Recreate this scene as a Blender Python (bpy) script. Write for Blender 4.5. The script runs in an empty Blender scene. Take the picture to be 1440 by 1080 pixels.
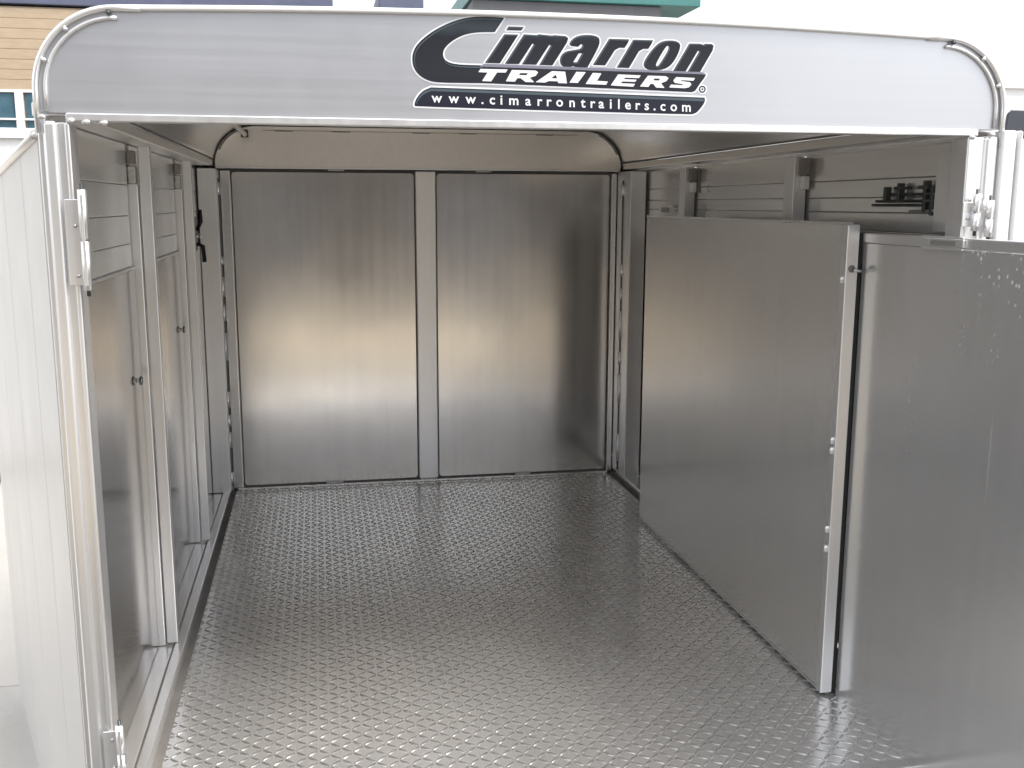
import bpy, bmesh, math, random
import numpy as np
from mathutils import Vector, Matrix
random.seed(7)
S = bpy.context.scene
COL = S.collection

# ------------------------------------------------------------------ camera
CAM = (-0.5565, -2.3025, 1.4769); YAW, PITCH, ROLL, FPX = 0.1896, 0.1759, 0.0027, 1421.26
def cam_axes():
    cy, sy, cp, sp = math.cos(YAW), math.sin(YAW), math.cos(PITCH), math.sin(PITCH)
    f = Vector((sy*cp, cy*cp, -sp)); r = Vector((cy, -sy, 0)); u = r.cross(f)
    c, s = math.cos(ROLL), math.sin(ROLL)
    return c*r + s*u, -s*r + c*u, f
cr, cu, cf = cam_axes()
cd = bpy.data.cameras.new('camera'); cam = bpy.data.objects.new('camera', cd); COL.objects.link(cam)
M = Matrix((cr, cu, -cf)).transposed().to_4x4(); M.translation = Vector(CAM)
cam.matrix_world = M
cd.sensor_width = 36.0; cd.lens = FPX/1440*36; cd.clip_start = .05; cd.clip_end = 2000
S.camera = cam

# ------------------------------------------------------------------ sky, sun, exposure
SUN_EL, SUN_AZ = math.radians(55), math.radians(128)      # azimuth clockwise from +Y
w = bpy.data.worlds.new("World"); S.world = w; w.use_nodes = True
nt = w.node_tree; bg = nt.nodes['Background']
sk = nt.nodes.new('ShaderNodeTexSky'); sk.sky_type = 'NISHITA'; sk.sun_disc = False
sk.sun_elevation = SUN_EL; sk.sun_rotation = SUN_AZ
sk.air_density = 1.0; sk.dust_density = 2.0; sk.ozone_density = 1.0
cl = nt.nodes.new('ShaderNodeTexNoise'); cl.inputs['Scale'].default_value = 2.2; cl.inputs['Detail'].default_value = 5
cr_ = nt.nodes.new('ShaderNodeMapRange'); nt.links.new(cl.outputs['Fac'], cr_.inputs[0])
for i_, v_ in enumerate((.35, .65, 4.2, 5.6)): cr_.inputs[i_+1].default_value = v_
cx_ = nt.nodes.new('ShaderNodeMix'); cx_.data_type = 'RGBA'; cx_.inputs[0].default_value = .75     # thin overcast over the clear sky
cc_ = nt.nodes.new('ShaderNodeCombineColor')
for i_ in range(3): nt.links.new(cr_.outputs[0], cc_.inputs[i_])
nt.links.new(sk.outputs[0], cx_.inputs[6]); nt.links.new(cc_.outputs[0], cx_.inputs[7])
nt.links.new(cx_.outputs[2], bg.inputs[0]); bg.inputs[1].default_value = 0.15
sl = bpy.data.lights.new('sun', 'SUN'); sl.energy = 1.5; sl.angle = math.radians(25); sl.color = (1, .95, .87)
so = bpy.data.objects.new('sun', sl); COL.objects.link(so)
sd = Vector((math.sin(SUN_AZ)*math.cos(SUN_EL), math.cos(SUN_AZ)*math.cos(SUN_EL), math.sin(SUN_EL)))
so.rotation_euler = sd.to_track_quat('Z', 'Y').to_euler(); so.location = (0, 0, 20)
S.view_settings.view_transform = 'Standard'; S.view_settings.look = 'None'
S.view_settings.exposure = 1.2; S.view_settings.gamma = 1
try:
    S.cycles.max_bounces = 12; S.cycles.glossy_bounces = 8; S.cycles.diffuse_bounces = 4
except Exception: pass

# ------------------------------------------------------------------ materials
def newmat(name):
    m = bpy.data.materials.new(name); m.use_nodes = True
    n = m.node_tree; return m, n, n.nodes['Principled BSDF']
def texco(n, scale):
    tc = n.nodes.new('ShaderNodeTexCoord'); mp = n.nodes.new('ShaderNodeMapping')
    mp.inputs['Scale'].default_value = scale
    n.links.new(tc.outputs['Object'], mp.inputs[0]); return mp.outputs[0]
def noise(n, co, sc=1, det=4, rough=.55):
    t = n.nodes.new('ShaderNodeTexNoise'); t.inputs['Scale'].default_value = sc
    t.inputs['Detail'].default_value = det; t.inputs['Roughness'].default_value = rough
    n.links.new(co, t.inputs['Vector']); return t.outputs['Fac']
def ramp(n, fac, stops):
    r = n.nodes.new('ShaderNodeValToRGB'); e = r.color_ramp.elements
    e[0].position, e[0].color = stops[0][0], (*stops[0][1], 1)
    e[1].position, e[1].color = stops[-1][0], (*stops[-1][1], 1)
    for p, c in stops[1:-1]:
        x = e.new(p); x.color = (*c, 1)
    n.links.new(fac, r.inputs[0]); return r.outputs[0]
def mrange(n, v, a, b, c, d):
    t = n.nodes.new('ShaderNodeMapRange'); n.links.new(v, t.inputs[0])
    for i, x in enumerate((a, b, c, d)): t.inputs[i+1].default_value = x
    return t.outputs[0]
def mathn(n, op, a, b):
    t = n.nodes.new('ShaderNodeMath'); t.operation = op
    for i, v in enumerate((a, b)):
        if isinstance(v, (int, float)): t.inputs[i].default_value = v
        else: n.links.new(v, t.inputs[i])
    return t.outputs[0]
def bump(n, h, dist, strength=1.0, normal=None):
    b = n.nodes.new('ShaderNodeBump'); b.inputs['Distance'].default_value = dist
    b.inputs['Strength'].default_value = strength
    n.links.new(h, b.inputs['Height'])
    if normal: n.links.new(normal, b.inputs['Normal'])
    return b.outputs[0]

def aluminium(name, base=(.62, .60, .575), rlo=.22, rhi=.36, streak=(60, 60, 1.2), wave=.004, wsc=(2.2, 2.2, 1.3), spots=None, tone=.10, oxide=.12):
    m, n, p = newmat(name); L = n.links
    p.inputs['Metallic'].default_value = 1-oxide      # thin dull oxide film scatters a little light
    st = noise(n, texco(n, streak), 1, 5, .6)
    pa = noise(n, texco(n, (1.6, 1.6, 1.6)), 1.3, 5, .6)
    mix = mathn(n, 'ADD', mathn(n, 'MULTIPLY', st, .55), mathn(n, 'MULTIPLY', pa, .45))
    lo = tuple(c*(1-tone) for c in base); hi = tuple(min(1, c*(1+tone)) for c in base)
    colr = ramp(n, mix, [(.3, lo), (.7, hi)])
    ro = mrange(n, mix, .3, .7, rlo, rhi)
    sm = mrange(n, noise(n, texco(n, (5, 5, 2.2)), 1.4, 8, .7), .35, .7, -.012, .022)
    ro = mathn(n, 'ADD', ro, sm)
    nb = bump(n, noise(n, texco(n, wsc), 1, 1.5, .5), wave)
    fine = bump(n, st, .00002, .5, nb)
    if spots:
        v = n.nodes.new('ShaderNodeTexVoronoi'); v.inputs['Scale'].default_value = 62
        sc = texco(n, (1, 1, .8)); L.new(sc, v.inputs['Vector'])
        dots = mathn(n, 'LESS_THAN', v.outputs['Distance'], .25)
        gate = mrange(n, noise(n, texco(n, (4, 4, 1.6)), 1.4, 3), .47, .57, 0, 1)
        sx = n.nodes.new('ShaderNodeSeparateXYZ'); L.new(texco(n, (1, 1, 1)), sx.inputs[0])
        near = mrange(n, sx.outputs[1], .10, -.14, 0, 1); hgt = mrange(n, sx.outputs[2], .75, 1.1, 0, 1)
        dr = mrange(n, noise(n, texco(n, (40, 40, .8)), 1, 2), .66, .72, 0, .5)
        mk = mathn(n, 'MULTIPLY', mathn(n, 'MULTIPLY', mathn(n, 'ADD', mathn(n, 'MULTIPLY', mathn(n, 'MULTIPLY', dots, gate), .6), dr), near), hgt)
        mx = n.nodes.new('ShaderNodeMix'); mx.data_type = 'RGBA'
        L.new(mathn(n, 'MINIMUM', mk, 1.0), mx.inputs[0]); L.new(colr, mx.inputs[6]); mx.inputs[7].default_value = (.72, .72, .74, 1)
        colr = mx.outputs[2]
        ro = mathn(n, 'ADD', ro, mathn(n, 'MULTIPLY', mk, .3))
        L.new(mathn(n, 'SUBTRACT', 1.0-oxide, mathn(n, 'MULTIPLY', mk, .7)), p.inputs['Metallic'])
    L.new(colr, p.inputs['Base Color']); L.new(ro, p.inputs['Roughness']); L.new(fine, p.inputs['Normal'])
    return m
def painted(name, col, rough=.45, var=.06, metallic=0, sc=(3, 3, 3), bmp=.00015):
    m, n, p = newmat(name)
    f = noise(n, texco(n, sc), 1.5, 6, .6)
    n.links.new(ramp(n, f, [(.3, tuple(c*(1-var) for c in col)), (.7, tuple(min(1, c*(1+var)) for c in col))]), p.inputs['Base Color'])
    n.links.new(mrange(n, f, .3, .7, rough-.07, rough+.07), p.inputs['Roughness'])
    p.inputs['Metallic'].default_value = metallic
    n.links.new(bump(n, f, bmp), p.inputs['Normal'])
    return m
MT = {
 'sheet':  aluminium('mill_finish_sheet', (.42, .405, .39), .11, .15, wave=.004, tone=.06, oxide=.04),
 'back':   aluminium('brushed_gate_sheet', (.76, .745, .725), .16, .20, (30, 30, .7), .008, (1.5, 1.5, 1.0), tone=.07, oxide=.20),
 'gate':   aluminium('smooth_gate_sheet', (.70, .685, .665), .20, .225, (40, 40, .8), .003, (1.1, 1.1, .9), tone=.05, oxide=.26),
 'gatedrip': aluminium('spotted_gate_sheet', (.72, .715, .71), .17, .20, (40, 40, .8), .0018, (1.1, 1.1, .9), spots=True, tone=.05, oxide=.26),
 'extr':   aluminium('bright_extrusion', (.86, .86, .865), .30, .42, (50, 50, .8), .001, (3, 3, 1), tone=.04),
 'roof':   aluminium('dull_roof_sheet', (.82, .80, .775), .32, .44, (30, 2, 30), .002, tone=.05),
 'header': aluminium('header_sheet', (.58, .59, .62), .36, .44, (.9, 60, 70), .0015, (1.5, 1.5, 3), tone=.04),
 'slat':   aluminium('wall_slat_extrusion', (.84, .835, .825), .17, .23, (1, 1, 40), .0003, tone=.04, oxide=.30),
 'floor':  aluminium('tread_plate', (.86, .85, .835), .17, .24, (6, 2, 6), .0010, (2, 2, 2), tone=.10, oxide=.27),
 'lug':    aluminium('worn_tread_lug', (.93, .93, .93), .24, .34, (20, 20, 20), .0003, tone=.05, oxide=.08),
 'door':   painted('white_door_skin', (.58, .565, .54), .35, .03),
 'white':  painted('white_vehicle_paint', (.80, .80, .80), .3, .02),
 'steel':  painted('dark_steel', (.085, .095, .095), .4, .3, .6),
 'zinc':   painted('zinc_hardware', (.6, .6, .6), .35, .1, 1),
 'bracket': painted('dull_bracket', (.30, .28, .26), .5, .15, .8),
 'black':  painted('black_rubber', (.02, .02, .02), .8, .3),
 'gap':    painted('dark_seam', (.20, .19, .18), .85, .3),  # one dark tone shared by seams, gaps, slots and holes
 'weld':   painted('weld_bead', (.62, .61, .60), .5, .2, .9, (60, 60, 60), .002),
 'cream':  painted('tan_siding', (.44, .34, .235), .6, .08, 0, (4, 4, 20)),
 'teal':   painted('teal_glass', (.07, .14, .18), .12, .2),
 'slate':  painted('slate_blue_fascia', (.10, .11, .17), .5, .1),
 'tealmetal': painted('green_metal_roof', (.06, .20, .19), .45, .1),
 'greywall': painted('grey_wall', (.13, .13, .14), .6, .1),
 'darkglass': painted('dark_window_glass', (.04, .045, .06), .08, .1),
 'brown':  painted('brown_siding', (.10, .085, .07), .7, .25),
 'dkgreen': painted('dark_hedge', (.03, .05, .025), .8, .4),
 'decalw': painted('decal_white', (.86, .87, .90), .35, .01, bmp=0),
}
def concrete():
    m, n, p = newmat('pale_concrete')
    a = noise(n, texco(n, (1, 1, 1)), .8, 8, .65); b = noise(n, texco(n, (1, 1, 1)), 30, 6, .7)
    f = mathn(n, 'ADD', mathn(n, 'MULTIPLY', a, .7), mathn(n, 'MULTIPLY', b, .3))
    n.links.new(ramp(n, f, [(.3, (.48, .455, .42)), (.7, (.58, .555, .515))]), p.inputs['Base Color'])
    p.inputs['Roughness'].default_value = .85
    n.links.new(bump(n, b, .003), p.inputs['Normal']); return m
MT['concrete'] = concrete()
MT['dirt'] = painted('gravel_lot', (.20, .19, .175), .9, .3, 0, (6, 6, 6), .01)
def decal_dark():
    m, n, p = newmat('decal_black')
    sx = n.nodes.new('ShaderNodeSeparateXYZ'); n.links.new(texco(n, (1, 1, 1)), sx.inputs[0])
    f = mrange(n, sx.outputs[2], 1.69, 1.87, 0, 1)
    f2 = mathn(n, 'ADD', f, mathn(n, 'MULTIPLY', noise(n, texco(n, (20, 20, 20)), 1, 3), .15))
    n.links.new(ramp(n, f2, [(0, (.016, .018, .034)), (.5, (.024, .026, .034)), (.9, (.018, .02, .028)), (1.1, (.04, .05, .06))]), p.inputs['Base Color'])
    p.inputs['Roughness'].default_value = .38; p.inputs['Specular IOR Level'].default_value = .3; return m
MT['decalk'] = decal_dark()
MT['decalg'] = painted('decal_grey', (.075, .10, .12), .35, .15, bmp=0)
MT['decalv'] = painted('decal_violet_grey', (.22, .22, .29), .35, .05, bmp=0)

# ------------------------------------------------------------------ mesh helpers (world coordinates)
def finish(name, bm, mat, parent=None, smooth=False, bevel=0):
    bmesh.ops.recalc_face_normals(bm, faces=bm.faces)
    me = bpy.data.meshes.new(name); bm.to_mesh(me); bm.free()
    me.materials.append(MT[mat] if isinstance(mat, str) else mat)
    if smooth:
        for f in me.polygons: f.use_smooth = True
    o = bpy.data.objects.new(name, me); COL.objects.link(o)
    if bevel:
        b = o.modifiers.new('bevel', 'BEVEL'); b.width = bevel; b.segments = 2; b.limit_method = 'ANGLE'
        b.angle_limit = math.radians(40)
        for f in me.polygons: f.use_smooth = True
        b.harden_normals = True
    if parent is not None: attach(o, parent)
    return o
def wloc(o):
    v = Vector(o.location)
    if o.parent is not None and 'wl' not in o: return v
    return v
BASE = {}
def attach(o, parent):
    o.parent = parent
    o.matrix_parent_inverse = Matrix.Translation(-Vector(BASE.get(parent.name, (0, 0, 0))))
def thing(name, label, cat, loc, group=None):
    o = bpy.data.objects.new(name, None); COL.objects.link(o); o.location = loc
    BASE[o.name] = loc; o['label'] = label; o['category'] = cat
    if group: o['group'] = group
    return o
def box(bm, x0, x1, y0, y1, z0, z1):
    v = [bm.verts.new(p) for p in [(x0,y0,z0),(x1,y0,z0),(x1,y1,z0),(x0,y1,z0),(x0,y0,z1),(x1,y0,z1),(x1,y1,z1),(x0,y1,z1)]]
    for q in [(0,3,2,1),(4,5,6,7),(0,1,5,4),(1,2,6,5),(2,3,7,6),(3,0,4,7)]: bm.faces.new([v[i] for i in q])
def B(name, dims, mat, parent, bevel=0.003):
    bm = bmesh.new()
    if isinstance(dims[0], (tuple, list)):
        for d in dims: box(bm, *d)
    else: box(bm, *dims)
    return finish(name, bm, mat, parent, bevel=bevel)
def tube(bm, pts, r, n=10):
    pts = [Vector(p) for p in pts]; rings = []
    for i, p in enumerate(pts):
        a = pts[max(i-1, 0)]; b = pts[min(i+1, len(pts)-1)]; t = (b-a).normalized()
        u = t.cross(Vector((0, 1, 0)) if abs(t.y) < .9 else Vector((1, 0, 0))).normalized(); v = t.cross(u)
        rings.append([bm.verts.new(p + r*(math.cos(k*2*math.pi/n)*u + math.sin(k*2*math.pi/n)*v)) for k in range(n)])
    for a, b in zip(rings, rings[1:]):
        for k in range(n): bm.faces.new([a[k], a[(k+1) % n], b[(k+1) % n], b[k]])
    bm.faces.new(rings[0][::-1]); bm.faces.new(rings[-1])
def T(name, pts, r, mat, parent, n=12):
    bm = bmesh.new(); tube(bm, pts, r, n)
    o = finish(name, bm, mat, parent, smooth=True)
    return o
def prism(bm, prof, y0, y1):          # prof in (x,z), extruded along y
    a = [bm.verts.new((x, y0, z)) for x, z in prof]; b = [bm.verts.new((x, y1, z)) for x, z in prof]
    k = len(prof)
    for i in range(k): bm.faces.new([a[i], a[(i+1) % k], b[(i+1) % k], b[i]])
    bm.faces.new(a[::-1]); bm.faces.new(b)
def oriented(name, origin, d, boxes, mat, parent, bevel=.003):   # boxes in (s along d, n normal, z)
    d = Vector(d).normalized(); nn = Vector((d.y, -d.x, 0)); o = Vector(origin)
    bm = bmesh.new()
    for b in boxes:
        box(bm, *b)
    for v in bm.verts:
        p = o + d*v.co.x + nn*v.co.y; v.co = Vector((p.x, p.y, v.co.z))
    return finish(name, bm, mat, parent, bevel=bevel)

# ================================================================== THE SETTING
GZ = -0.70
bm = bmesh.new(); bmesh.ops.create_grid(bm, x_segments=2, y_segments=2, size=400)
for v in bm.verts: v.co.z = GZ-.07
g = finish('ground', bm, 'dirt'); g['kind'] = 'structure'
pad = thing('concrete_yard', '', '', (0, 0, GZ-.06)); del pad['label']; del pad['category']; pad['kind'] = 'structure'
bm = bmesh.new(); box(bm, -1.495, 1.495, -1.495, 1.495, GZ-.06, GZ)
slab0 = finish('concrete_slab', bm, 'concrete', pad, bevel=.008)
first = True
for i in range(-3, 5):
    for j in range(-5, 4):
        s = slab0 if first else slab0.copy()
        if not first:
            COL.objects.link(s); s.parent = pad; s.matrix_parent_inverse = slab0.matrix_parent_inverse.copy()
        s.location = (i*3.0-2.1, j*3.0+.87, random.uniform(-.003, .003)); first = False

MT['tan'] = painted('tan_reflection_ground', (.60, .505, .37), .9, .12, 0, (5, 5, 5), .006)
bm = bmesh.new()
box(bm, -9, 2.6, -12.5, -4.6, GZ-.02, GZ+.006)
dv = finish('added_gravel_patch', bm, 'tan'); dv['kind'] = 'structure'  # unseen bright patch added for the warm band mirrored in the centre gate
MT['dark_ground'] = painted('dark_reflection_ground', (.085, .083, .08), .85, .2, 0, (12, 12, 12), .004)
bm = bmesh.new(); box(bm, -9, 9, -4.59, -.25, GZ-.02, GZ+.008)
ap = finish('added_tarmac_apron', bm, 'dark_ground'); ap['kind'] = 'structure'  # unseen dark ground added to darken the reflection below the warm band
# ================================================================== THE TRAILER
tr = thing('livestock_trailer', 'bare aluminium livestock trailer seen through its open rear, header decal above and tread plate floor', 'trailer', (0, 1.5, GZ))
YE = 5.6     # front end of the body
YG = 3.0     # centre gate
# floor plate with raised lugs
fl = B('floor_plate', (-1.025, 1.06, -.03, YE, -.045, 0), 'floor', tr, .002)
def lug_mesh():
    bm = bmesh.new(); dx, dy = .0305, .0305
    nx = int(2.03/dx); ny = int(3.02/dy); prof = [(0, 1), (.55, .82), (.85, .4), (1, 0)]
    for i in range(nx):
        for j in range(ny):
            cx = -1.005 + i*dx; cy = -.012 + j*dy
            a = math.radians(42 if (i+j) % 2 else -42); ca, sa = math.cos(a), math.sin(a)
            jz = random.uniform(.85, 1.1)
            L, Wd, H = .0180, .0046, .0022*jz
            base = []; top = []
            for k in range(8):
                t = k*math.pi/4; px, py = math.cos(t)*L, math.sin(t)*Wd
                base.append(bm.verts.new((cx+ca*px-sa*py, cy+sa*px+ca*py, .0002)))
                px, py = px*.78, py*.42
                top.append(bm.verts.new((cx+ca*px-sa*py, cy+sa*px+ca*py, H)))
            for k in range(8): bm.faces.new([base[k], base[(k+1) % 8], top[(k+1) % 8], top[k]])
            bm.faces.new(top)
    return bm
lg = finish('raised_tread', lug_mesh(), 'lug', fl, smooth=True); lg['kind'] = 'stuff'
B('rear_sill', (-1.12, 1.10, -.075, -.032, -.12, .004), 'extr', tr, .004)
B('left_floor_rail', [(-1.062, -1.027, .0, YE, -.02, .035)], 'slat', tr, .006)
B('left_base_channel', [(-1.118, -1.066, .0, YE, -.02, .028)], 'slat', tr, .004)
B('floor_edge_seal', [(-1.0268, -1.004, .02, YG-.03, .0005, .0045)], 'gap', tr, 0)
B('right_floor_rail', [(1.03, 1.10, .0, YE, -.02, .035)], 'slat', tr, .006)
B('floor_edge_seal', [(1.008, 1.0295, .02, YG-.03, .0005, .0045)], 'gap', tr, 0)
B('underframe', [(-1.0, -.92, 0, YE, -.20, -.05), (.92, 1.0, 0, YE, -.20, -.05)] + [(-.92, .92, y, y+.05, -.15, -.05) for y in (.3, .9, 1.5, 2.1, 2.7, 3.3, 3.9, 4.5, 5.1)], 'extr', tr, 0)
for sx in (-1, 1):
    for y in (2.2, 3.1):
        bm = bmesh.new(); c = Vector((sx*1.0, y, GZ+.33)); N = 32
        prof = [(.19, -.09), (.30, -.10), (.325, -.07), (.33, 0), (.325, .07), (.30, .10), (.19, .09)]
        rings = [[bm.verts.new(c+Vector((a, r*math.cos(k*2*math.pi/N), r*math.sin(k*2*math.pi/N)))) for r, a in prof] for k in range(N)]
        for k in range(N):
            for q in range(len(prof)): bm.faces.new([rings[k][q], rings[(k+1) % N][q], rings[(k+1) % N][(q+1) % len(prof)], rings[k][(q+1) % len(prof)]])
        wh = finish('wheel', bm, 'black', tr, smooth=True)
        bm = bmesh.new(); tube(bm, [(c.x-.05, c.y, c.z), (c.x+.05, c.y, c.z)], .192, 28); tube(bm, [(c.x-.09, c.y, c.z), (c.x+.09, c.y, c.z)], .06, 16)
        finish('rim', bm, 'white', wh)

# ---- side walls: wall_slat pieces, lining sheets, posts, rails
def side_wall(sx, slats, lining, post_x):
    wl = B('left_wall_skin' if sx < 0 else 'right_wall_skin', (min(sx*1.150, sx*1.142), max(sx*1.150, sx*1.142), .16 if sx < 0 else .055, YE, -.10, 1.66), 'slat', tr, 0)
    for z0, z1 in slats:
        for ya, yb in ((.16 if sx < 0 else .06, 1.0), (1.06, 2.06), (2.12, 2.97)):
            B('wall_slat', (min(sx*1.118, sx*1.141), max(sx*1.118, sx*1.141), ya, yb, z0+.0006, z1-.0006), 'slat', wl, .0025)
    return wl
wl = side_wall(-1, [(1.285, 1.355), (1.355, 1.44), (1.44, 1.532), (1.532, 1.655)], None, None)
wr = side_wall(1, [(1.30, 1.40), (1.40, 1.455), (1.455, 1.50), (1.50, 1.555), (1.555, 1.645)], None, None)
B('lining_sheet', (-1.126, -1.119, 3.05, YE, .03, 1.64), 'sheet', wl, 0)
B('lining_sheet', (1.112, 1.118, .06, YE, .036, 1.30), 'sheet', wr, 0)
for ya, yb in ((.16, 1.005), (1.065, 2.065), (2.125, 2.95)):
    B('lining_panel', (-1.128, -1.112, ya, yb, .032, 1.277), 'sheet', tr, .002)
    B('panel_cap', (-1.132, -1.108, ya, yb, 1.278, 1.285), 'extr', tr, .002)
for y in (1.015, 2.075):
    B('wall_post', (-1.0855, -1.050, y, y+.034, .036, 1.648), 'extr', tr, .004)
    e = B('panel_end_tube', (-1.1235, -1.0895, y-.004, y+.032, .030, 1.535), 'extr', tr, .004)
    B('tube_plug', (-1.1195, -1.0935, y-.002, y+.03, 1.537, 1.59), 'weld', e, .004)
    B('hook', [(-1.118, -1.092, y-.012, y+.008, 1.594, 1.635)], 'bracket', e, .004)
for y in (1.0, 2.06):
    B('wall_post', [(1.062, 1.1105, y, y+.075, .036, 1.64)], 'extr', tr, .004)
    B('post_clip', [(1.085, 1.108, y-.028, y-.002, 1.53, 1.575)], 'extr', tr, .003)
    B('post_bracket', [(1.080, 1.108, y-.028, y-.002, 1.578, 1.635)], 'bracket', tr, .002)
# top rails and roof
for sx in (-1, 1):
    x0, x1 = sorted((sx*1.045, sx*1.14))
    B('left_top_rail' if sx < 0 else 'right_top_rail', (x0, x1, .05, YE, 1.657, 1.688), 'roof', tr, .005)
R0, XC, ZC, NA = .200, .845, 1.660, 14
def arc(sx, r, a0=0, a1=90, n=NA, cx=XC, cz=ZC):
    return [(sx*(cx+r*math.cos(math.radians(a0+(a1-a0)*k/n))), cz+r*math.sin(math.radians(a0+(a1-a0)*k/n))) for k in range(n+1)]
for sx in (-1, 1):
    bm = bmesh.new(); prism(bm, arc(sx, R0, 8, 90) + arc(sx, R0+.02, 8, 90)[::-1], .03, YE)
    finish('left_roof_cove' if sx < 0 else 'right_roof_cove', bm, 'roof', tr, smooth=False)
    for f in COL.objects[-1].data.polygons: f.use_smooth = abs(f.normal.y) < .5
    ox, oz = sx*(XC+(R0-.001)*math.cos(math.radians(9))), ZC+(R0-.001)*math.sin(math.radians(9))
    T('cove_seam', [(ox, .03, oz), (ox, YG, oz)], .003, 'gap', tr, 6)
B('roof_sheet', (-.845, .845, .03, YE, 1.861, 1.876), 'roof', tr, 0)
for y in (.62, 1.23, 1.84, 2.45):
    B('roof_bow', (-.80, .80, y, y+.035, 1.842, 1.860), 'roof', tr, .004)
T('wiring_conduit', [(-.886, .1, 1.815), (-.886, 1.6, 1.812), (-.884, 2.93, 1.808)], .012, 'roof', tr, 10)
for y in (1.5, 2.9): B('conduit_clip', (-.903, -.868, y, y+.02, 1.795, 1.832), 'steel', tr, .002)
# side door and front closure beyond the gate
B('front_wall', (-1.14, 1.14, YE, YE+.01, -.1, 1.87), 'slat', tr, 0)

# ---- rear frame
def corner(sx):
    # rounded trim tube at the header's top corner
    pts = [(sx*1.115, -.006, 1.62), (sx*1.115, -.006, 1.70)] + [(x, -.006, z) for x, z in arc(sx, .168, 0, 90, 16, .947, 1.705)]
    pts += [(sx*.90, -.006, 1.873)]
    return pts
def crown(x): return .017*max(0, 1-(x/.93)**2)
# header sheet shape
hp = [(-1.113, 1.662)] + [(-x, z) for x, z in arc(1, .166, 0, 90, 16, .947, 1.705)] + [(x, 1.871+crown(x)) for x in np.linspace(-.9, .9, 25)] + [(x, z) for x, z in arc(1, .166, 90, 0, 16, .947, 1.705)] + [(1.113, 1.662)]
hp[1:18] = hp[1:18]
bm = bmesh.new(); prism(bm, hp, 0, .03); hd = finish('rear_header', bm, 'header', tr)
for sx in (-1, 1):
    t = T('corner_trim', corner(sx), .0065, 'extr', hd, 10)
    t2 = T('corner_trim', [(sx*1.096, -.004, 1.665)] + [(x, -.004, z) for x, z in arc(sx, .149, 0, 90, 16, .947, 1.705)], .0045, 'extr', hd, 8)
    for k in (4, 9, 15):
        x, z = arc(sx, .158, 0, 90, 16, .947, 1.705)[k]
        T('rivet', [(x, -.014, z), (x, -.006, z)], .0045, 'steel' if k == 15 else 'extr', hd, 8)
B('header_lip', (-1.06, 1.05, -.010, .024, 1.645, 1.6615), 'extr', hd, .003)
bm = bmesh.new(); cx0 = np.linspace(-.945, .945, 29); prism(bm, [(x, 1.868+crown(x)) for x in cx0]+[(x, 1.8795+crown(x)) for x in cx0[::-1]], -.011, .05); finish('roof_edge_cap', bm, 'white', hd, bevel=.004)
# posts
B('left_rear_post', [(-1.108, -1.078, -.012, .045, -.10, 1.646)], 'extr', tr, .010)
B('post_return', (-1.122, -1.104, .012, .052, -.10, 1.655), 'extr', tr, .004)
B('post_web', (-1.080, -1.061, -.004, .045, -.10, 1.642), 'extr', tr, .002)
B('post_inner_flange', (-1.064, -1.052, -.014, .055, -.10, 1.642), 'extr', tr, .005)
B('right_post_inner_flange', (1.020, 1.032, -.014, .055, -.10, 1.642), 'extr', tr, .005)
B('right_post_web', (1.030, 1.072, -.004, .045, -.10, 1.642), 'extr', tr, .002)
B('right_rear_post', [(1.070, 1.108, -.012, .045, -.10, 1.646)], 'extr', tr, .010)
B('drip_channel', [(1.112, 1.150, -.02, .05, -.10, 1.66), (1.158, 1.168, -.02, .05, -.10, 1.66)], 'white', tr, .006)
# weld blobs at the header corners
for x, z in ((-1.105, 1.652), (-1.05, 1.645), (-1.02, 1.642), (-.985, 1.641), (1.03, 1.642), (1.085, 1.65)):
    bm = bmesh.new(); bmesh.ops.create_icosphere(bm, subdivisions=2, radius=.0075)
    for v in bm.verts:
        v.co = Vector((v.co.x*1.2+x, v.co.y*.6-.014, v.co.z*.8+z)) + Vector((random.uniform(-.001, .001),)*3)
    finish('weld_bead', bm, 'weld', hd, smooth=True)
# hinges on the rear posts
def hinge(x, xl, z0, z1, y=-.03, gapz=True):
    h = B('post_hinge', [(min(xl, x), max(xl, x), -.0185, -.0145, z0+.01, z1-.02), (x-.003, x+.003, -.04, -.02, z0+.01, z1-.01)], 'extr', tr, .0015)
    zm = (z0+z1)/2
    T('hinge_barrel', [(x, y, z0), (x, y, zm-.002)], .0095, 'extr', h)
    T('hinge_barrel', [(x, y, zm+.002), (x, y, z1)], .0095, 'extr', h)
    T('hinge_pin', [(x, y, z0-.012), (x, y, z1+.012)], .004, 'steel', h, 8)
    for zz in (z0+.03, zm+.03): T('rivet', [((x+xl)/2, -.023, zz), ((x+xl)/2, -.018, zz)], .004, 'zinc', h, 8)
hinge(-1.034, -1.073, 1.295, 1.505)
hinge(-1.034, -1.073, .16, .300)
hinge(1.046, 1.018, 1.415, 1.505)
hinge(1.084, 1.098, 1.400, 1.490)

# ---- centre gate (full height gate closing the stall)
cg = B('centre_gate_mid_post', (-.052, .053, YG-.035, YG, .022, 1.642), 'extr', tr, .006)
def rsheet(x0, x1, z0, z1, r, y):
    pts = []
    for cx, cz, a in ((x1-r, z0+r, -90), (x1-r, z1-r, 0), (x0+r, z1-r, 90), (x0+r, z0+r, 180)):
        pts += [(cx+r*math.cos(math.radians(a+k*15)), cz+r*math.sin(math.radians(a+k*15))) for k in range(7)]
    bm = bmesh.new(); prism(bm, pts, y, y+.006); return bm
finish('gate_sheet', rsheet(-.962, -.058, .024, 1.632, .018, YG-.012), 'back', tr)
finish('gate_sheet', rsheet(.060, .985, .024, 1.632, .018, YG-.012), 'back', tr)
B('gate_backing', (-1.02, 1.02, YG+.002, YG+.012, .004, 1.645), 'gap', tr, 0)
B('gate_side_stile', (-1.018, -.967, YG-.03, YG, .015, 1.640), 'slat', tr, .006)
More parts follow.
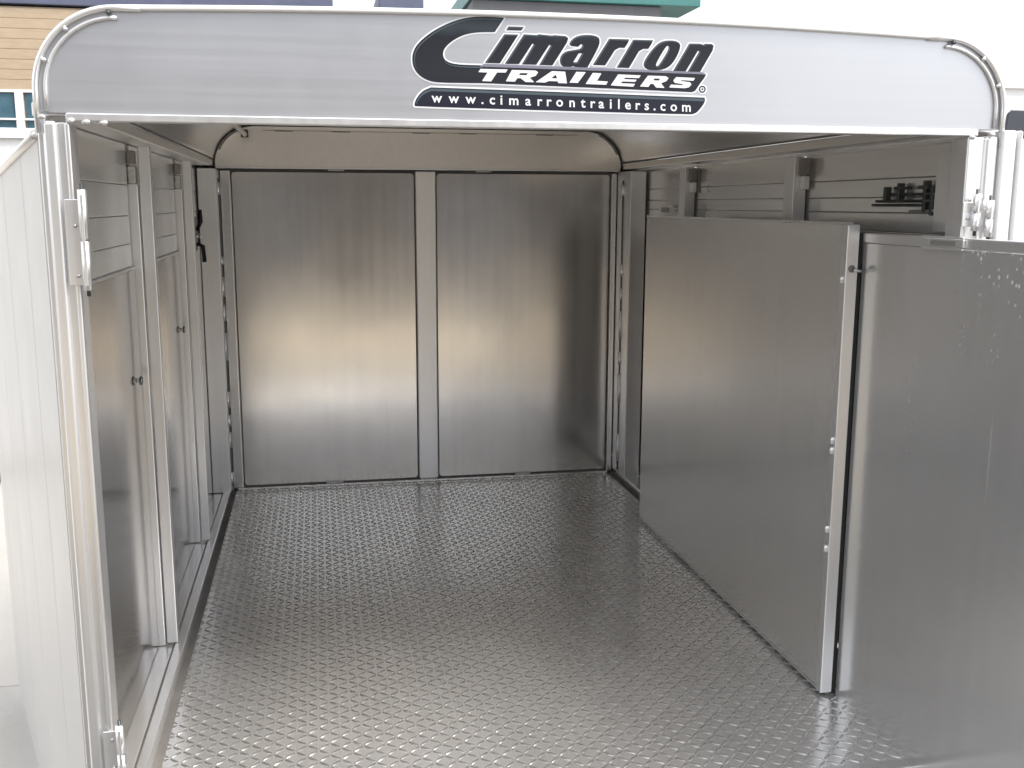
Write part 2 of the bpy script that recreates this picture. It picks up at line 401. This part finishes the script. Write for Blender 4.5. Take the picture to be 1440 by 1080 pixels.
B('gate_side_stile', (.992, 1.022, YG-.03, YG, .015, 1.640), 'slat', tr, .006)
B('gate_bottom_rail', (-1.0, 1.0, YG-.024, YG+.001, .001, .013), 'slat', tr, .003)
for x in (-.50, .52, 0): B('weld_bead', (x-.045, x+.045, YG-.028, YG-.006, .011, .027), 'weld', tr, .006)
# curved head panel above the gate
hp2 = [(-1.035, 1.650), (-1.035, 1.665)] + [(-x, z) for x, z in arc(1, .195, 6, 90, 10, .843, 1.657)] + [(x, z) for x, z in arc(1, .195, 90, 6, 10, .843, 1.657)] + [(1.035, 1.665), (1.035, 1.650)]
bm = bmesh.new(); prism(bm, hp2, YG-.04, YG-.01); finish('gate_head_panel', bm, 'roof', tr)
for sx in (-1, 1):
    bm = bmesh.new(); prism(bm, arc(sx, .188, 25, 68, 12, .840, 1.657) + arc(sx, .1935, 25, 68, 12, .842, 1.657)[::-1], YG-.043, YG-.0405)
    finish('head_gap_shade', bm, 'gap', tr)  # dark arc drawn in for the shaded gap between head panel and cove
B('head_seam', (-.80, .80, YG-.046, YG-.041, 1.832, 1.8340), 'bracket', tr, 0)
for x in (-.70, -.42, -.02, .22, .62): B('head_weld', (x-.045, x+.045, YG-.048, YG-.042, 1.829, 1.834), 'gap', tr, .001)
B('head_lip', (-1.03, 1.03, YG-.050, YG-.040, 1.648, 1.656), 'extr', tr, .002)
for x in (-.45, .30): B('head_tab', (x-.04, x+.04, YG-.054, YG-.02, 1.640, 1.647), 'weld', tr, .002)
# hinge post at the left, piano hinge with knuckles
hpst = B('hinge_post', (-1.112, -1.022, YG-.16, YG-.03, .03, 1.645), 'extr', tr, .005)
def knuckles(x, y, zs, r=.010):
    for a, b in zs: T('hinge_knuckle', [(x, y, a), (x, y, b)], r, 'extr', hpst, 10)
T('hinge_rod', [(-1.022, YG-.10, .05), (-1.022, YG-.10, 1.60)], .0045, 'gap', hpst, 8)
knuckles(-1.020, YG-.10, [(.06, .12), (.25, .33), (.36, .42), (.46, .54), (.70, .84), (.90, .98), (1.02, 1.12), (1.18, 1.22), (1.52, 1.58)])
B('hinge_post', (1.024, 1.108, YG-.26, YG-.03, .03, 1.645), 'extr', tr, .005)
T('hinge_rod', [(1.022, YG-.14, .05), (1.022, YG-.14, 1.60)], .0045, 'gap', hpst, 8)
knuckles(1.021, YG-.14, [(.10, .25), (.42, .58), (.63, .70), (.78, .92), (.98, 1.04), (1.10, 1.17), (1.52, 1.58)], .009)
B('corner_gap', (-1.0215, -1.018, YG-.028, YG-.004, .02, 1.64), 'gap', tr, 0)
B('corner_gap', (1.0225, 1.0235, YG-.029, YG-.004, .02, 1.64), 'gap', tr, 0)
# black latch on the left wall between posts
lt = B('slam_latch', [(-1.092, -1.078, 2.36, 2.44, 1.27, 1.42)], 'steel', tr, .004)
T('latch_bolt', [(-1.07, 2.34, 1.335), (-1.07, 2.47, 1.335)], .010, 'zinc', lt, 10)
T('latch_handle', [(-1.075, 2.40, 1.30), (-1.055, 2.42, 1.29), (-1.052, 2.43, 1.22)], .009, 'black', lt, 8)
T('latch_handle', [(-1.075, 2.40, 1.36), (-1.055, 2.39, 1.40), (-1.058, 2.39, 1.45)], .008, 'black', lt, 8)
# small pull rings on the lining panels
for y, z in ((.92, .94), (1.98, .97)):
    bm = bmesh.new(); tube(bm, [(-1.111, y+.022*math.cos(a), z+.011*math.sin(a)) if 0 else (-1.100+.0*a, y+.02*math.cos(a), z+.012*math.sin(a)) for a in [k*math.pi/8 for k in range(17)]], .0028, 8)
    finish('pull_ring', bm, 'steel', tr, smooth=True)
    B('ring_plate', (-1.112, -1.098, y-.012, y+.012, z-.006, z+.006), 'zinc', tr, .002)
# dark slide latch high on the right wall
lb = B('slide_latch_bar', [(1.104, 1.116, .22, .56, 1.4735, 1.4815)], 'steel', wr, .002)
T('slide_rod', [(1.098, .20, 1.489), (1.098, .52, 1.489)], .0045, 'steel', wr, 8)
T('slide_rod', [(1.098, .20, 1.508), (1.098, .44, 1.508)], .0045, 'steel', wr, 8)
T('slide_rod', [(1.098, .20, 1.463), (1.098, .34, 1.460)], .0040, 'zinc', wr, 8)
for y, za, zb in ((.47, 1.49, 1.53), (.40, 1.49, 1.54), (.27, 1.46, 1.545), (.235, 1.45, 1.53)):
    B('latch_lug', (1.092, 1.112, y-.007, y+.007, za, zb), 'steel', wr, .002)
B('latch_lug', (1.090, 1.112, .36, .42, 1.522, 1.530), 'steel', wr, .002)
B('latch_lug', (1.090, 1.112, .25, .30, 1.522, 1.532), 'steel', wr, .002)
B('wall_bracket', [(1.06, 1.10, 2.20, 2.38, 1.465, 1.474), (1.06, 1.10, 2.36, 2.38, 1.44, 1.465)], 'extr', tr, .002)
B('window_stile', (1.082, 1.110, .06, .205, 1.405, 1.640), 'slat', tr, .003)

# ---- swing gate leaves folded along the right wall
g1 = B('swing_gate_leaf', (.912, .922, .37, 2.13, .020, 1.424), 'gate', tr, .002)
B('edge_tube', (.908, .946, .335, .368, .012, 1.424), 'extr', g1, .004)
B('edge_tube', (.924, .946, 2.10, 2.13, .022, 1.42), 'extr', g1, .004)
B('bottom_bead', (.9095, .922, .37, 2.12, .014, .0195), 'extr', g1, .001)
B('top_bead', (.909, .944, .37, 2.12, 1.4245, 1.4295), 'extr', g1, .001)
for z in (1.27, .80, .77, .53, .47):
    T('hinge_knuckle', [(.905, .350, z-.010), (.905, .350, z+.010)], .006, 'extr', g1, 10)
T('bolt_hole', [(.926, .3335, 1.300), (.926, .3352, 1.300)], .0105, 'gap', g1, 16)
T('latch_bolt', [(.928, .326, 1.297), (.951, .326, 1.293)], .0045, 'zinc', g1, 10)
g2 = B('swing_gate_leaf', (0.9580, 0.9680, -.56, .336, -.004, 1.372), 'gatedrip', tr, .002)
B('top_rail', (0.9550, 0.9780, -.56, .336, 1.373, 1.400), 'extr', g2, .004)
B('bottom_bead', (0.9530, 0.9780, -.56, .336, -.014, -.005), 'extr', g2, .001)
B('rail_hinge', [(0.9480, 0.9545, -.13, .03, 1.377, 1.397), (0.9430, 0.9475, -.135, .035, 1.398, 1.403), (0.9430, 0.9475, -.135, .035, 1.370, 1.375)], 'extr', g2, .002)
B('hinge_slot', (0.9465, 0.9478, -.10, .0, 1.381, 1.392), 'gap', g2, 0)

B('gap_shade_strip', (.9465, .9575, .339, .362, .02, 1.40), 'black', g1, 0)  # black strip put in for the dark of the open gap between leaves
# ---- open rear door, swung out along the left side
dd = Vector((-.339, .941, 0)).normalized(); do = Vector((-1.124, .030, 0))
def door_board(name, s0, s1, n0, n1, z0, mat, parent, drop=.0, bev=.002):
    nn = Vector((dd.y, -dd.x, 0)); bm = bmesh.new(); vs = []
    zt = lambda q: 1.612 - .052*q + drop
    for q, n_, z in [(s0,n0,z0),(s1,n0,z0),(s1,n1,z0),(s0,n1,z0),(s0,n0,zt(s0)),(s1,n0,zt(s1)),(s1,n1,zt(s1)),(s0,n1,zt(s0))]:
        p = do + dd*q + nn*n_; vs.append(bm.verts.new((p.x, p.y, z)))
    for q in [(0,3,2,1),(4,5,6,7),(0,1,5,4),(1,2,6,5),(2,3,7,6),(3,0,4,7)]: bm.faces.new([vs[i] for i in q])
    return finish(name, bm, mat, parent, bevel=bev)
dsk = door_board('rear_door', .0, 2.3, .005, .012, -.62, 'bracket', tr)
for a, b in ((.0, .38), (.387, .94), (.947, 1.49), (1.497, 2.05), (2.057, 2.3)):
    door_board('door_board', a, b, -.004, .004, -.615, 'door', dsk, -.003)
nn_ = Vector((dd.y, -dd.x, 0))
p0, p1 = do - nn_*.006, do + dd*2.3 - nn_*.006
T('door_top_rail', [(p0.x, p0.y, 1.618), (p1.x, p1.y, 1.618-.052*2.3)], .011, 'roof', dsk, 10)

# ================================================================== THE DECAL
def A_(p): return (575+p[0]/6.545, 10+p[1]/6.545)
def B_(p): return (790+p[0]/6.545, 30+p[1]/6.545)
def C_(p): return (560+p[0]/3, p[1]/3)
KA = [(-3.74125407e-01, 1.91221382e+00), (5.41135979e-04, 2.03402116e-05), (-8.47777778e-06, -4.98323810e-04), (2.19841270e-08, -2.03968254e-08)]
def to_plane(px, py):
    cx, cy = (px-560)*3, py*3
    return tuple(KA[0][i]+KA[1][i]*cx+KA[2][i]*cy+KA[3][i]*cx*cy for i in (0, 1))
def smoothpoly(pts, it=2):
    for _ in range(it):
        q = []
        for i in range(len(pts)):
            a, b = pts[i], pts[(i+1) % len(pts)]
            q += [(a[0]*.75+b[0]*.25, a[1]*.75+b[1]*.25), (a[0]*.25+b[0]*.75, a[1]*.25+b[1]*.75)]
        pts = q
    return pts
Cbig = smoothpoly([A_(p) for p in [(868,100),(868,100),(782,230),(782,230),(640,231),(530,247),(440,285),(360,345),(322,400),(320,455),(350,500),(430,525),(560,532),(690,534),(690,534),(700,700),(700,700),(560,698),(300,695),(200,682),(110,630),(60,555),(48,470),(62,395),(110,322),(200,243),(320,170),(450,118),(560,95),(680,88)]])
band = [A_((640,548)), B_((1352,488)), B_((1330,525)), B_((1290,575)), B_((1245,640)), B_((1215,652)), A_((640,698))]
let = []
let.append([A_(p) for p in [(905,180),(1045,184),(1022,216),(884,213)]])
let.append([A_(p) for p in [(868,250),(995,253),(828,516),(693,512)]])
let.append([A_(p) for p in [(1045,250),(1160,258),(1180,250),(1300,262),(1325,258),(1425,266),(1452,285),(1440,325),(1306,535),(1185,531),(1290,352),(1278,345),(1158,529),(1026,526),(1135,340),(1122,335),(1000,523),(872,520)]])
aO = smoothpoly([C_(p) for p in [(712,192),(722,168),(752,150),(800,146),(838,154),(846,175),(836,205),(792,284),(792,284),(738,283),(734,277),(712,285),(684,280),(673,258),(680,232),(700,216),(735,210),(762,206),(772,190),(765,184),(752,197),(752,197)]], 1)
let.append(aO)
let.append([B_(p) for p in [(425,160),(615,165),(598,205),(570,243),(520,242),(478,265),(388,404),(272,400)]])
let.append([B_(p) for p in [(652,168),(842,173),(822,213),(795,252),(745,252),(705,275),(612,428),(495,424)]])
let.append(smoothpoly([B_(p) for p in [(860,225),(930,178),(1040,174),(1098,198),(1102,245),(1060,340),(1000,415),(920,448),(810,450),(755,425),(748,380),(790,310)]]))
let.append([B_(p) for p in [(1188,203),(1300,205),(1320,215),(1345,205),(1405,207),(1424,222),(1415,265),(1292,466),(1172,462),(1285,275),(1272,268),(1152,460),(1032,455)]])
holes = [smoothpoly([B_(p) for p in [(965,225),(990,222),(988,262),(896,405),(868,415),(868,385)]]), [C_(p) for p in [(755,224),(769,224),(747,262),(731,262)]]]
urlbar = smoothpoly([A_((215,738)), A_((215,738)), B_((1335,703)), B_((1335,703)), B_((1343,735)), B_((1305,795)), B_((1250,852)), B_((1185,862)), A_((85,917)), A_((66,905)), A_((85,840)), A_((140,770))], 2)
TR = [[A_(p) for p in q] for q in [
  [(652,568),(897,573),(880,602),(802,601),(748,684),(666,680),(716,602),(634,598)],
  [(935,578),(1150,583),(1174,600),(1152,632),(1098,650),(1138,691),(1058,689),(1015,655),(985,654),(962,686),(880,683)],
  [(1300,588),(1422,594),(1438,702),(1358,699),(1352,683),(1272,680),(1237,695),(1150,691)]]]
TR += [[B_(p) for p in q] for q in [
  [(118,464),(205,467),(132,567),(54,564)],
  [(270,474),(352,478),(310,547),(412,554),(395,584),(203,577)],
  [(508,488),(722,497),(704,522),(572,518),(562,532),(684,537),(668,557),(546,553),(535,570),(668,575),(650,602),(438,590)],
  [(790,499),(960,505),(988,522),(965,550),(915,570),(948,614),(868,610),(840,577),(815,574),(795,604),(713,600)],
  [(1060,513),(1242,521),(1226,547),(1112,541),(1102,549),(1192,560),(1208,580),(1182,608),(1140,616),(993,609),(1010,582),(1118,588),(1124,578),(1045,566),(1032,545)]]]
THO = [[A_(p) for p in [(1012,606),(1082,608),(1066,627),(998,625)]], [A_(p) for p in [(1335,622),(1348,656),(1292,654)]], [B_(p) for p in [(852,525),(908,527),(893,545),(840,543)]]]
def sdf(poly, X, Y):
    P = np.array(poly); d = np.full(X.shape, 1e9); s = np.ones(X.shape)
    for i in range(len(P)):
        a = P[i]; b = P[i-1]; e = b-a; wx = X-a[0]; wy = Y-a[1]
        L = e@e
        if L < 1e-12: continue
        t = np.clip((wx*e[0]+wy*e[1])/L, 0, 1)
        d = np.minimum(d, (wx-e[0]*t)**2+(wy-e[1]*t)**2)
        c1 = Y >= a[1]; c2 = Y < b[1]; c3 = e[0]*wy > e[1]*wx
        s = np.where((c1 & c2 & c3) | (~c1 & ~c2 & ~c3), -s, s)
    return s*np.sqrt(d)
GS = .5
gx = np.arange(578, 1014, GS); gy = np.arange(15, 172, GS); GX, GY = np.meshgrid(gx, gy)
def U(polys):
    f = np.full(GX.shape, 1e9)
    for p in polys: f = np.minimum(f, sdf(p, GX, GY))
    return f
def circ(c, r): return np.hypot(GX-c[0], GY-c[1])-r
rc = B_((1314, 625))
fl_let = np.maximum(U(let), -U(holes)); fC = U([Cbig, band]); fU = U([urlbar]); fR = np.maximum(circ(rc, 5.0), -circ(rc, 3.2)); fR = np.minimum(fR, circ(rc, 1.3))
fblack = np.minimum(np.minimum(fl_let, fC), fR)
outline = np.minimum(np.minimum(fblack, circ(rc, 5.0))-2.1, fU-2.4)
def shifted(f, dx, dy):
    g = np.roll(np.roll(f, int(dy/GS), 0), int(dx/GS), 1); return g
bev = np.maximum(fl_let+.7, -(shifted(fl_let, 1, 1)+.9))
bevC = np.maximum(U([Cbig])+2.2, -(shifted(U([Cbig]), 1, 1.5)+2.4))
urlhi = np.maximum(fU+1.6, -(shifted(fU, 0, 4)+1.4)); urlhi = np.maximum(urlhi, 586-GX)
vio = U([[A_((688, 520)), B_((1310, 466)), B_((1352, 486)), A_((640, 546))]])
fT = np.maximum(U(TR), -U(THO))
def field_mesh(f, y):
    bm = bmesh.new(); vc = {}
    def vert(px, py):
        k = (round(px, 3), round(py, 3))
        if k not in vc:
            x, z = to_plane(px, py); vc[k] = bm.verts.new((x, y, z))
        return vc[k]
    ins = f < 0; ny, nx = f.shape
    for j in range(ny-1):
        i = 0
        full = ins[j, :-1] & ins[j, 1:] & ins[j+1, :-1] & ins[j+1, 1:]
        anyc = ins[j, :-1] | ins[j, 1:] | ins[j+1, :-1] | ins[j+1, 1:]
        if not anyc.any(): continue
        while i < nx-1:
            if full[i]:
                k = i
                while k < nx-1 and full[k]: k += 1
                bm.faces.new([vert(gx[i], gy[j]), vert(gx[k], gy[j]), vert(gx[k], gy[j+1]), vert(gx[i], gy[j+1])]); i = k; continue
            if anyc[i]:
                cs = [(i, j), (i+1, j), (i+1, j+1), (i, j+1)]; pl = []
                for q in range(4):
                    a, b = cs[q], cs[(q+1) % 4]; fa, fb = f[a[1], a[0]], f[b[1], b[0]]
                    if fa < 0: pl.append((gx[a[0]], gy[a[1]]))
                    if (fa < 0) != (fb < 0):
                        t = fa/(fa-fb); t = min(max(t, .02), .98)
                        pl.append((gx[a[0]]+(gx[b[0]]-gx[a[0]])*t, gy[a[1]]+(gy[b[1]]-gy[a[1]])*t))
                if len(pl) >= 3:
                    vs = [vert(*p) for p in pl]
                    if len(set(vs)) == len(vs):
                        try: bm.faces.new(vs)
                        except ValueError: pass
            i += 1
    return bm
def layer(name, f, y, mat, parent):
    bm = field_mesh(f, y); me = bpy.data.meshes.new(name); bm.normal_update()
    for fc in bm.faces:
        if fc.normal.y > 0: fc.normal_flip()
    bm.to_mesh(me); bm.free()
    me.materials.append(MT[mat]); o = bpy.data.objects.new(name, me); COL.objects.link(o); attach(o, parent); return o
dec = layer('brand_decal', outline, -.0008, 'decalw', hd)
dec['label'] = 'black and white logo decal reading Cimarron Trailers with web address'
layer('logo_lettering', np.minimum(fblack, fU), -.0014, 'decalk', hd)
layer('logo_shading', np.minimum(np.minimum(bev, bevC), urlhi), -.0018, 'decalg', hd)
layer('logo_underline', vio, -.0020, 'decalv', hd)
layer('trailers_lettering', fT, -.0024, 'decalw', hd)
# web address in the font
chars = "www.cimarrontrailers.com"
p0 = A_((265, 878)); p1 = B_((1158, 832))
xs = [265, 415, 565, 670, 758, 840, 952, 1082, 1190, 1275, 1370]
pos = [A_((x, 878+(x-265)*.034)) for x in xs]
xb = [78, 180, 272, 350, 438, 514, 600, 695, 778, 852, 932, 1036, 1158]
pos += [B_((x, 790+(x-78)*.040)) for x in xb]
mverts, mfaces = [], []
for ch, (px, py) in zip(chars, pos):
    cu_ = bpy.data.curves.new('t', 'FONT'); cu_.body = ch; cu_.size = 1; cu_.offset = .018; cu_.resolution_u = 3
    to = bpy.data.objects.new('t', cu_); me = bpy.data.meshes.new_from_object(to)
    vs = [v.co.copy() for v in me.vertices]
    if vs:
        mx = (min(v.x for v in vs)+max(v.x for v in vs))/2
        off = len(mverts)
        for v in vs:
            x, z = to_plane(px+(v.x-mx)*18.5, py-v.y*19.5+ .035*(v.x-mx)*18); mverts.append((x, -.0026, z))
        mfaces += [tuple(i+off for i in p.vertices) for p in me.polygons]
    bpy.data.objects.remove(to); bpy.data.curves.remove(cu_); bpy.data.meshes.remove(me)
me = bpy.data.meshes.new('web_address_lettering'); me.from_pydata(mverts, [], mfaces); me.materials.append(MT['decalw'])
o = bpy.data.objects.new('web_address_lettering', me); COL.objects.link(o); attach(o, hd)

# ================================================================== SURROUNDINGS
# tan shop building on the left, far behind
bl = thing('shop_building', 'tan sided building with slate blue fascia and teal windows behind the trailer at upper left', 'building', (-6, 14, GZ))
B('wall', (-14, -.2, 12.02, 17, GZ, 3.92), 'cream', bl, 0)
k = 0; z = 2.90
while z < 3.9:
    B('siding_board', (-14, -.2, 11.985, 12.02, z+.0015, z+.1235), 'cream', bl, .004); z += .125
B('fascia', (-14.2, -.25, 11.95, 17.2, 3.945, 4.35), 'slate', bl, .01)
B('window_header', (-14, -.2, 11.96, 12.02, 2.865, 2.90), 'white', bl, .004)
for i in range(9):
    x = -13.6+i*1.18
    wn = B('window', (x, x+1.05, 11.99, 12.02, 1.6, 2.86), 'teal', bl, .004)
    B('sill_bar', (x-.03, x+1.08, 11.95, 11.985, 2.52, 2.545), 'white', wn, .003)
for i in range(9): B('mullion', (-13.72+i*1.18, -13.62+i*1.18, 11.955, 12.015, 1.6, 2.864), 'white', bl, .004)
b2 = thing('grey_annex', 'dark grey building with green metal roof edge above the decal', 'building', (3, 14, GZ))
B('wall', (1.66, 4.38, 12.2, 17, GZ, 4.265), 'greywall', b2, .01)
B('roof', (1.62, 4.95, 12.12, 17.2, 4.27, 4.5), 'tealmetal', b2, .01)
b3 = thing('blue_canopy', 'blue canopy on white posts between the two buildings', 'canopy', (.5, 13, GZ))
B('canopy_roof', (.35, .95, 11.9, 14, 4.02, 4.30), 'slate', b3, .02)
for x in (.37, .88): B('post', (x, x+.05, 12.0, 12.05, GZ, 4.019), 'white', b3, .004)
# white trailer parked on the left
wt = thing('box_trailer', 'white box trailer parked behind the open rear door at left', 'trailer', (-4.0, 7, GZ))
B('body', (-6.5, -2.0, 6.0, 9.5, GZ+.08, 2.03), 'white', wt, .03)
B('roof_trim', (-6.52, -1.98, 5.97, 9.52, 1.945, 1.955), 'zinc', wt, .002)
def small_wheel(parent, x, y, r=.34):
    bm = bmesh.new(); tube(bm, [(x-.1, y, GZ+r), (x+.1, y, GZ+r)], r, 24); wq = finish('wheel', bm, 'black', parent, bevel=.02)
    bm = bmesh.new(); tube(bm, [(x-.11, y, GZ+r), (x+.11, y, GZ+r)], r*.5, 18); finish('rim', bm, 'zinc', wq)
for x in (-6.3, -2.2):
    for y in (7.4, 8.2): small_wheel(wt, x, y)
# white van on the right
wv = thing('white_van', 'white van with dark side window parked beyond the right rear post', 'van', (6, 5, GZ))
bm = bmesh.new()
prof = [(3.60, GZ+.3), (3.56, .5), (3.64, 2.28), (3.78, 2.41), (7.6, 2.44), (8.5, 1.35), (9.5, 1.12), (9.6, GZ+.3)]
prism(bm, prof, 4.0, 6.0); finish('body', bm, 'white', wv, bevel=.05)
bm = bmesh.new(); prism(bm, [(4.04, 1.93), (4.06, 2.09), (4.09, 2.115), (5.1, 2.115), (5.1, 1.93)], 3.985, 4.02); finish('side_window', bm, 'darkglass', wv, bevel=.01)
B('drip_rail', (3.70, 7.7, 3.97, 4.01, 2.252, 2.262), 'zinc', wv, .002)
for x in (4.5, 8.5):
    bm = bmesh.new(); tube(bm, [(x, 4.0-.02, GZ+.36), (x, 4.24, GZ+.36)], .36, 24); wq = finish('wheel', bm, 'black', wv, bevel=.02)
    bm = bmesh.new(); tube(bm, [(x, 3.97, GZ+.36), (x, 4.2, GZ+.36)], .2, 18); finish('rim', bm, 'zinc', wq)
B('tail_lamp', (3.57, 3.62, 3.985, 4.12, .2, .55), 'slate', wv, .006)
B('door_line', (5.25, 5.262, 3.992, 4.0, -.3, 2.2), 'gap', wv, 0)
# unseen barn added behind the photographer, only for the metal to mirror
sb = thing('added_barn', 'unseen brown barn added behind the viewpoint for the metal to mirror', 'building', (0, -16, GZ))
B('wall', (-14, 5, -20, -14.5, GZ, 5.6), 'brown', sb, 0)
bm = bmesh.new()
for v in [None]:
    a = [bm.verts.new(p) for p in [(-14.5, -14.1, 5.45), (5.3, -14.1, 5.45), (5.3, -17.2, 7.0), (-14.5, -17.2, 7.0), (-14.5, -20.4, 5.45), (5.3, -20.4, 5.45)]]
    bm.faces.new([a[0], a[1], a[2], a[3]]); bm.faces.new([a[3], a[2], a[5], a[4]]); bm.faces.new([a[0], a[3], a[4]]); bm.faces.new([a[1], a[5], a[2]])
finish('roof', bm, 'greywall', sb)
for i in range(4): B('barn_door', (-13.5+i*5, -10.5+i*5, -14.5, -14.44, GZ, 2.4), 'greywall', sb, .01)
